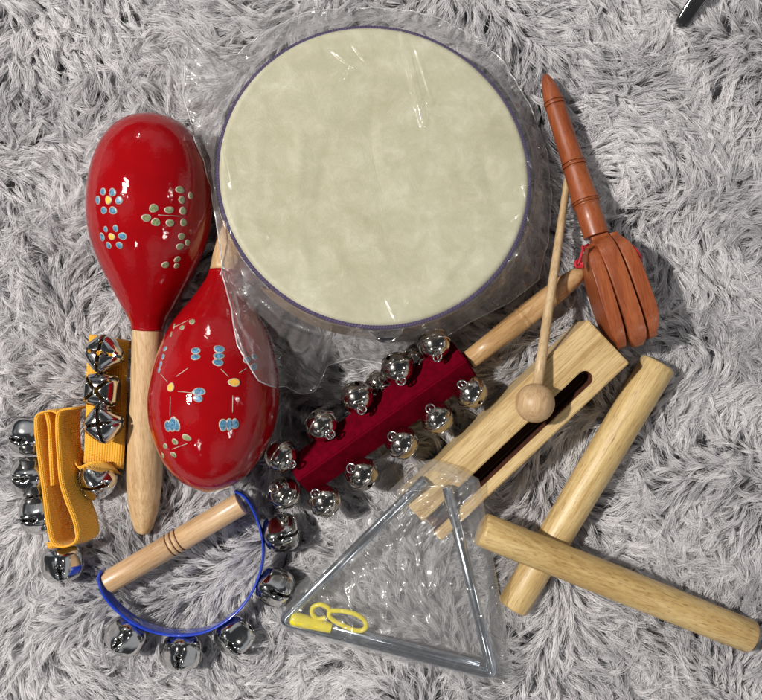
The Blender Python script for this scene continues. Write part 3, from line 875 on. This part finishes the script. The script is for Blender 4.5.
o = bpy.data.objects.new('block_body', me); COL.objects.link(o); o.parent = wb
# dark reddish brown sheet lining the slot
DKW = plain('slot_brown', (.11, .035, .018), .6, var=.3, scale=200)
V = []; Fc = []
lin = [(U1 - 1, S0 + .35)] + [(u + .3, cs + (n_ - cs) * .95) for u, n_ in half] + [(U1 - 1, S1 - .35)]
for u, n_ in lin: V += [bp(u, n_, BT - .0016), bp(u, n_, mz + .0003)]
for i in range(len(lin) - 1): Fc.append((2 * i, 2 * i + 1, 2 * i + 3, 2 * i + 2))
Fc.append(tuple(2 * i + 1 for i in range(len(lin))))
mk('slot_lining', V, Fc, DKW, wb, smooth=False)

# ------------------------------------------------------------------ beater
bt = thing('beater', P(536, 403, .036), 'thin wooden beater with a round ball head resting on the slotted block', 'beater')
BLW = wood('ball_wood', (.60, .43, .26), (.54, .37, .21), (.46, .30, .16), 1.4, pores=.15, seed=8.8)
me = sphere_mesh('ball_head', .0126, BLW, 32); o = bpy.data.objects.new('ball_head', me); COL.objects.link(o); o.parent = bt
bc = P(535, 403, .0525); o.location = bc - bt.location
for v_ in o.data.vertices: v_.co.z *= .99
s1 = P(568, 176, .012)
STW = wood('beater_wood', (.62, .47, .29), (.55, .40, .23), (.46, .32, .17), 1.42, pores=.2, seed=5.8)
Ls = (s1 - bc).length
V, Fc = lathe([(.010, .0034), (.03, .0034), (Ls * .5, .0030), (Ls * .9, .0025), (Ls * .985, .0024), (Ls, .0014)], bc, s1, 24)
mk('shaft', V, Fc, STW, bt)

# ------------------------------------------------------------------ claves
def clave(a, b, ra, rb, mat, label):
    t = thing('clave', Vector((a.x, a.y, 0)), label, 'clave', 'pair of claves')
    L = (b - a).length; e = .0018
    pr = [(0, .0002), (0, ra - e), (.0006, ra - .0006), (e, ra)]
    for i in range(1, 8):
        tt = i / 8; pr.append((e + (L - 2 * e) * tt, ra + (rb - ra) * tt + .0003 * math.sin(tt * PI)))
    pr += [(L - e, rb), (L - .0006, rb - .0006), (L, rb - e), (L, .0002)]
    V, Fc = lathe(pr, a, b, 64)
    o = mk('clave_body', V, Fc, mat, t); sharp(o, 40)
    # a single turned stick: the mesh itself is the thing
    me = o.data; bpy.data.objects.remove(o)
    o = bpy.data.objects.new('clave', me); COL.objects.link(o); o.location = t.location
    for kk in ('label', 'category', 'group'): o[kk] = t[kk]
    bpy.data.objects.remove(t); o.name = 'clave'
    return o
W1 = wood('clave_wood_a', (.70, .55, .29), (.63, .47, .22), (.52, .36, .15), 1.02, pores=.6, seed=2.9)
W2 = wood('clave_wood_b', (.65, .49, .24), (.58, .42, .18), (.49, .33, .13), -.37, pores=.6, seed=7.4)
clave(P(659, 363, .013), P(512, 608, .009), .0122, .0110, W1, 'pale wooden clave slanting up to the right, lying under the other clave')
clave(P(481, 529, .035), P(751, 637, .009), .0112, .0113, W2, 'pale wooden clave resting across the top of the other one')

# ------------------------------------------------------------------ half-moon bells on blue band
hb = thing('handle_bells', P(190, 580, 0), 'half round blue band with five silver bells and a straight wooden grip', 'hand bells')
g0, g1 = P(107, 583, .015), P(242, 503, .018)
GW = wood('grip_wood', (.68, .48, .29), (.62, .42, .24), (.54, .35, .19), .54, pores=.15, seed=9.5, coat=.3, fig=.5)
Lg = (g1 - g0).length; rg_ = .0079
pr = [(0, .0002), (0, rg_ - .001), (.0008, rg_)]
gr = [Lg * .47, Lg * .505, Lg * .54]
for s in gr: pr += [(s - .0012, rg_ + .0002), (s - .0005, rg_ - .0005), (s + .0005, rg_ - .0005), (s + .0012, rg_ + .0002)]
pr += [(Lg - .0008, rg_), (Lg, rg_ - .001), (Lg, .0002)]
V, Fc = lathe(pr, g0, g1, 40); o = mk('grip', V, Fc, GW, hb); sharp(o, 50)
BURN = plain('burnt_groove', (.12, .045, .015), .6)
V, Fc = join(*[ring(g0 + (g1 - g0).normalized() * s, rg_ - .0003, g1 - g0, .00045, 48, 6) for s in gr])
mk('burnt_ring', V, Fc, BURN, hb)
bpts = [(236, 490), (247, 497), (257, 515), (263, 536), (264, 556), (258, 580), (246, 601), (230, 617), (208, 629), (183, 633), (158, 630), (136, 621), (118, 607), (106, 592), (101, 577), (103, 570)]
zc = .0145
bpath = interp([tuple(P(a, b, zc)) for a, b in bpts], 6)
ribbon([Vector(p) for p in bpath], Vector((0, 0, 1)),   .0160, .0019, BLUE, 'band', hb)
cen = P(185, 560, zc)
for px, py in ((127, 634), (182, 650), (232, 634), (274, 587), (280, 533)):
    p = P(px, py, .0150)
    # nearest band point gives the outward direction
    nb = min(bpath, key=lambda q: (Vector(q) - p).length)
    ax = (p - Vector(nb)).normalized(); ax = (ax + Vector((0, 0, random.uniform(-.12, .05)))).normalized()
    put_bell(hb, Vector(nb) + ax * .0126, ax, CROSS, PI / 4 + random.uniform(-.3, .3), 1.0)
    V, Fc = lathe([(0, .0001), (0, .0026), (.0006, .0022), (.0010, .0001)], Vector(nb) - ax * .0006, Vector(nb) - ax * 2, 20)
    mk('rivet', V, Fc, STEEL, hb)

# ------------------------------------------------------------------ orange strap bells
ob = thing('strap_bells', P(60, 480, 0), 'orange webbing strap folded in a loop on edge, silver bells on its left side', 'bell strap', 'orange bell straps')
ztop = .030; lean = Vector((.40, .03, -.92)).normalized()
loop_px = [(58, 414), (50, 411), (40, 413), (35, 419), (36, 440), (40, 470), (44, 500), (48, 530), (52, 543), (60, 547), (70, 545), (76, 538), (73, 520), (66, 502), (60, 482), (57.5, 455), (56, 430), (57, 414), (63, 409.5), (72, 409)]
lp = interp([tuple(P(a, b, ztop) + lean * .0115) for a, b in loop_px], 6)
ribbon([Vector(p) for p in lp], lean, .0235, .0017, ORANGE, 'strap', ob)
ip = interp([tuple(P(a, b, ztop - .001) + lean * .011) for a, b in [(44, 413), (47, 425), (48.5, 450), (49.5, 470), (50.5, 486)]], 6)
ribbon([Vector(p) for p in ip], lean, .021, .0015, ORANGE, 'strap_end', ob)
for px, py, z, s, ax in ((28, 436, .019, 1.0, (-1, .1, .1)), (30, 477, .019, 1.02, (-1, .0, .1)), (38, 515, .018, 1.0, (-1, -.1, .1)), (62, 563, .0145, 1.05, (.1, -1, -.1))):
    put_bell(ob, P(px, py, z), ax, CROSS, random.uniform(.6, .9), s)
ribbon([P(58, 541, .016), P(60, 548, .016), P(61, 555, .013)], Vector((1, .1, 0)), .016, .0015, ORANGE, 'strap_tab', ob)

ob2 = thing('strap_bells', P(105, 400, 0), 'orange webbing strap lying flat with cross-slit silver bells facing up, beside maraca handle', 'bell strap', 'orange bell straps')
pts = [(111, 345, .009), (110, 339, .014), (109, 340, .0185), (108, 352, .0205), (106.5, 380, .021), (106, 410, .021), (105, 440, .019), (104, 458, .0165), (103.5, 464, .012), (104, 462, .007), (106, 430, .004), (108, 380, .004)]
pp = [Vector(p) for p in interp([tuple(P(*q)) for q in pts], 6)]
ribbon(pp, Vector((.97, -.16, -.10)), .0265, .0017, ORANGE, 'strap', ob2)
for px, py, z, r_, ax in ((104, 354, .032, .05, (-.05, .08, 1)), (102, 390, .032, -.1, (-.12, 0, 1)), (104, 424, .032, .15, (-.05, .05, 1))):
    put_bell(ob2, P(px, py, z), ax, CROSS, r_, .98)
pp = [Vector(p) for p in interp([tuple(P(*q)) for q in [(84, 452, .006), (80, 463, .010), (84, 472, .013), (95, 468, .018), (108, 467, .018), (117, 470, .012)]], 6)]
ribbon(pp, Vector((.25, -.55, -.8)), .016, .0015, ORANGE, 'strap_tab', ob2)
put_bell(ob2, P(98, 480, .013), (-.75, -.35, .55), CROSS, .4, 1.0)

# ------------------------------------------------------------------ triangle
def plane_z(px, py):  # the bag leans on the block at its top
    # three corners in the photo: left, lower right, top
    (x1, y1, z1), (x2, y2, z2), (x3, y3, z3) = (283, 620, .011), (492, 673, .011), (437, 483, .0435)
    d = (y2 - y3) * (x1 - x3) + (x3 - x2) * (y1 - y3)
    a = ((y2 - y3) * (px - x3) + (x3 - x2) * (py - y3)) / d; b = ((y3 - y1) * (px - x3) + (x1 - x3) * (py - y3)) / d
    return a * z1 + b * z2 + (1 - a - b) * z3
def TP_(px, py, dz=0): return P(px, py, plane_z(px, py) + dz)
tg = thing('triangle', P(400, 600, 0), 'steel musical triangle with one open corner, sealed in a clear plastic bag', 'triangle')
pts = [(424, 481), (400, 504), (340, 561), (296, 603)]
def corner(c, a, b, r=9, n=8):
    c, a, b = Vector(c), Vector(a), Vector(b)
    u = (a - c).normalized() * r; v = (b - c).normalized() * r
    return [tuple((c + u) * (1 - t) ** 2 + c * 2 * t * (1 - t) + (c + v) * t * t) for t in [i / n for i in range(n + 1)]]
path = [(425, 480)] + corner((282, 621), (425, 480), (493, 675)) + corner((493, 675), (282, 621), (447, 487)) + [(447, 487)]
V, Fc = tube([TP_(a, b) for a, b in path], .0036, 20)
mk('rod', V, Fc, ROD, tg)
tb = thing('triangle_beater', P(400, 645, 0), 'thin steel striker with a yellow grip lying along the base of the triangle', 'striker')
V, Fc = lathe([(0, .0002), (0, .0022), (.0006, .0027), (.1040, .0027), (.1046, .0022), (.1046, .0002)], TP_(330, 627, .001), TP_(487, 666.5, .001), 20)
mk('rod', V, Fc, ROD, tb)
sc_ = .685e-3
V, Fc = lathe(interp([(0, .0001), (0.0002, 4.5 * sc_), (2.2 * sc_, 6.6 * sc_), (8 * sc_, 7.2 * sc_), (25 * sc_, 6.2 * sc_), (40 * sc_, 5.2 * sc_), (41.5 * sc_, 4.6 * sc_), (41.6 * sc_, .0001)], 4), TP_(290.5, 618, .002), TP_(331, 628, .002), 32)
mk('grip', V, Fc, YELLOW, tb)
lpx = [(326, 618), (318, 619), (312.5, 614), (313, 607.5), (320, 604.5), (327, 607), (331, 610.5), (342, 611), (355, 614), (364, 620), (366, 626.5), (362, 630.5), (354, 630), (342, 625), (333, 620), (329, 615), (331, 610.5)]
tl = thing('triangle_holder', P(340, 618, 0), 'yellow plastic finger loop shaped like a figure eight inside the triangle bag', 'finger loop')
me_ = interp([tuple(TP_(a, b, .004)) for a, b in lpx], 6)
V, Fc = tube(me_, .0017, 12)
o = mk('loop', V, Fc, YELLOW, tl)
me = o.data; bpy.data.objects.remove(o)
o = bpy.data.objects.new('triangle_holder', me); COL.objects.link(o); o.location = tl.location
for kk in ('label', 'category'): o[kk] = tl[kk]
bpy.data.objects.remove(tl); o.name = 'triangle_holder'

# triangle bag: pouch of two films meeting at the outline
tout = [(275, 612), (300, 583), (340, 541), (380, 500), (408, 472), (420, 462), (433, 459), (455, 466), (479, 479), (483, 500), (490, 540), (499, 590), (508, 640), (515, 683), (509, 691), (490, 684), (440, 672), (380, 656), (320, 640), (281, 629)]
cc = Vector((432, 590))
tp = sorted([(math.atan2(b - cc.y, a - cc.x) % (2 * PI), a, b) for a, b in tout])
def tpol(a):
    a %= 2 * PI
    n = len(tp)
    for k in range(n + 1):
        p = tp[(k - 1) % n]; q = tp[k % n]
        a0 = p[0] - (2 * PI if k == 0 else 0); aq = q[0] + (2 * PI if k == n else 0)
        if a0 <= a <= aq: break
    x0, y0, x1, y1 = p[1] - cc.x, p[2] - cc.y, q[1] - cc.x, q[2] - cc.y
    dx, dy = x1 - x0, y1 - y0; ca, sa = math.cos(a), math.sin(a); den = ca * dy - sa * dx
    return (x0 * dy - y0 * dx) / den
tbag = thing('plastic_bag', P(432, 590, 0), 'small clear plastic bag holding the steel triangle and its yellow parts', 'plastic bag')
for side, nm in ((1, 'front_film'), (-1, 'back_film')):
    V, Fc = [], []; NA, NJ = 640, 150
    for i in range(NA):
        a = 2 * PI * i / NA; R_ = tpol(a)
        for j in range(NJ + 1):
            r = R_ * j / NJ; px, py = cc.x + r * math.cos(a), cc.y + r * math.sin(a)
            e = 1 - (j / NJ); th = .0066 * min(1, e / .10) ** .6
            x, y = px * .0007, py * .0007
            rg = max(0, 1 - abs(noise.noise(Vector((x * 30 + side * 5, y * 30, 3.3)))) * 2.4)
            rg2 = max(0, 1 - abs(noise.noise(Vector((x * 75 + side * 5, y * 75, 5.3)))) * 2.4)
            n1 = noise.fractal(Vector((x * 45, y * 45, 8.1 + side)), 1, 2, 3)
            top_ = max(0, min(1, (560 - py) / 90))
            w_ = (.0012 + .0016 * top_) * rg ** 2 + (.0004 + .0014 * top_) * rg2 ** 2 + n1 * .0006 - .0006
            z = plane_z(px, py) + (side * th + w_ * min(1, e / .08 + .25))
            V.append(P(px, py, z))
    M = NJ + 1
    for i in range(NA):
        i2 = (i + 1) % NA
        for j in range(NJ): Fc.append((i * M + j, i * M + j + 1, i2 * M + j + 1, i2 * M + j))
    if side == 1:
        tz = .03
        V = creases(V, [(376, 540, 392, 568, .022, 1.6, 2.0), (392, 568, 405, 562, .022, 1.4, 1.6), (375, 565, 408, 563, .02, 1.4, 1.3), (395, 520, 415, 500, .03, 2.2, 2.2), (415, 500, 428, 492, .035, 2.0, 2.0), (408, 490, 446, 484, .04, 2.0, 1.6),
              (405, 508, 432, 500, .035, 1.8, 1.6), (398, 545, 404, 530, .03, 1.8, 1.8), (404, 530, 418, 515, .03, 2.0, 2.0), (345, 530, 375, 560, .02, 1.2, 1.5), (450, 580, 462, 577, .02, 1.8, 1.6), (455, 578, 450, 588, .02, 1.6, 1.4),
              (405, 560, 407, 575, .02, 1.4, 1.3), (428, 590, 438, 597, .018, 1.2, 1.2), (466, 586, 478, 584, .02, 1.4, 1.3), (488, 560, 506, 668, .015, 1.0, 1.6), (430, 462, 400, 486, .04, 1.4, 1.5), (440, 466, 470, 482, .04, 1.2, 1.5)]
              + rand_creases(34, (385, 470, 460, 545), .033, 1.3, 1.3, 18, -.7) + rand_creases(9, (340, 540, 480, 620), .02, .6, 1.0, 14)
              + rand_creases(10, (290, 590, 350, 640), .012, .6, .9, 8))
    mk(nm, V, Fc, FILM2, tbag)

# ------------------------------------------------------------------ dark glossy tip at the top edge
p0, p1 = P(712, -22, .016), P(679, 27, .002)
d = (p1 - p0).normalized(); s_ = Vector((-d.y, d.x, 0)).normalized()
V, Fc = [], []
for i in range(17):
    t = i / 16; wd = .0062 * (1 - .25 * t) * (1 if t < .9 else math.sqrt(max(.02, 1 - ((t - .9) / .1) ** 2))); hh = .0022
    for m in range(16):
        a = 2 * PI * m / 16
        ex = math.copysign(abs(math.cos(a)) ** .5, math.cos(a)); ey = math.copysign(abs(math.sin(a)) ** .5, math.sin(a))
        V.append(p0 + (p1 - p0) * t + s_ * ex * wd + Vector((0, 0, ey * hh)))
for i in range(16):
    for m in range(16):
        m2 = (m + 1) % 16; Fc.append((i * 16 + m, i * 16 + m2, (i + 1) * 16 + m2, (i + 1) * 16 + m))
Fc.append(tuple(range(16))[::-1]); Fc.append(tuple(256 + m for m in range(16)))
o = mk('glasses_arm', V, Fc, DARKP, None)
o['label'] = 'glossy black plastic arm tip poking out of the fur at the top edge'; o['category'] = 'glasses arm'

# ------------------------------------------------------------------ render settings
SC.view_settings.view_transform = 'Standard'; SC.view_settings.look = 'None'
SC.view_settings.exposure = 0.0; SC.view_settings.gamma = 1.0
cy = SC.cycles
cy.max_bounces = 9; cy.diffuse_bounces = 4; cy.glossy_bounces = 5; cy.transmission_bounces = 4; cy.transparent_max_bounces = 14
cy.caustics_reflective = False; cy.caustics_refractive = False
cy.sample_clamp_indirect = 6; cy.use_denoising = True
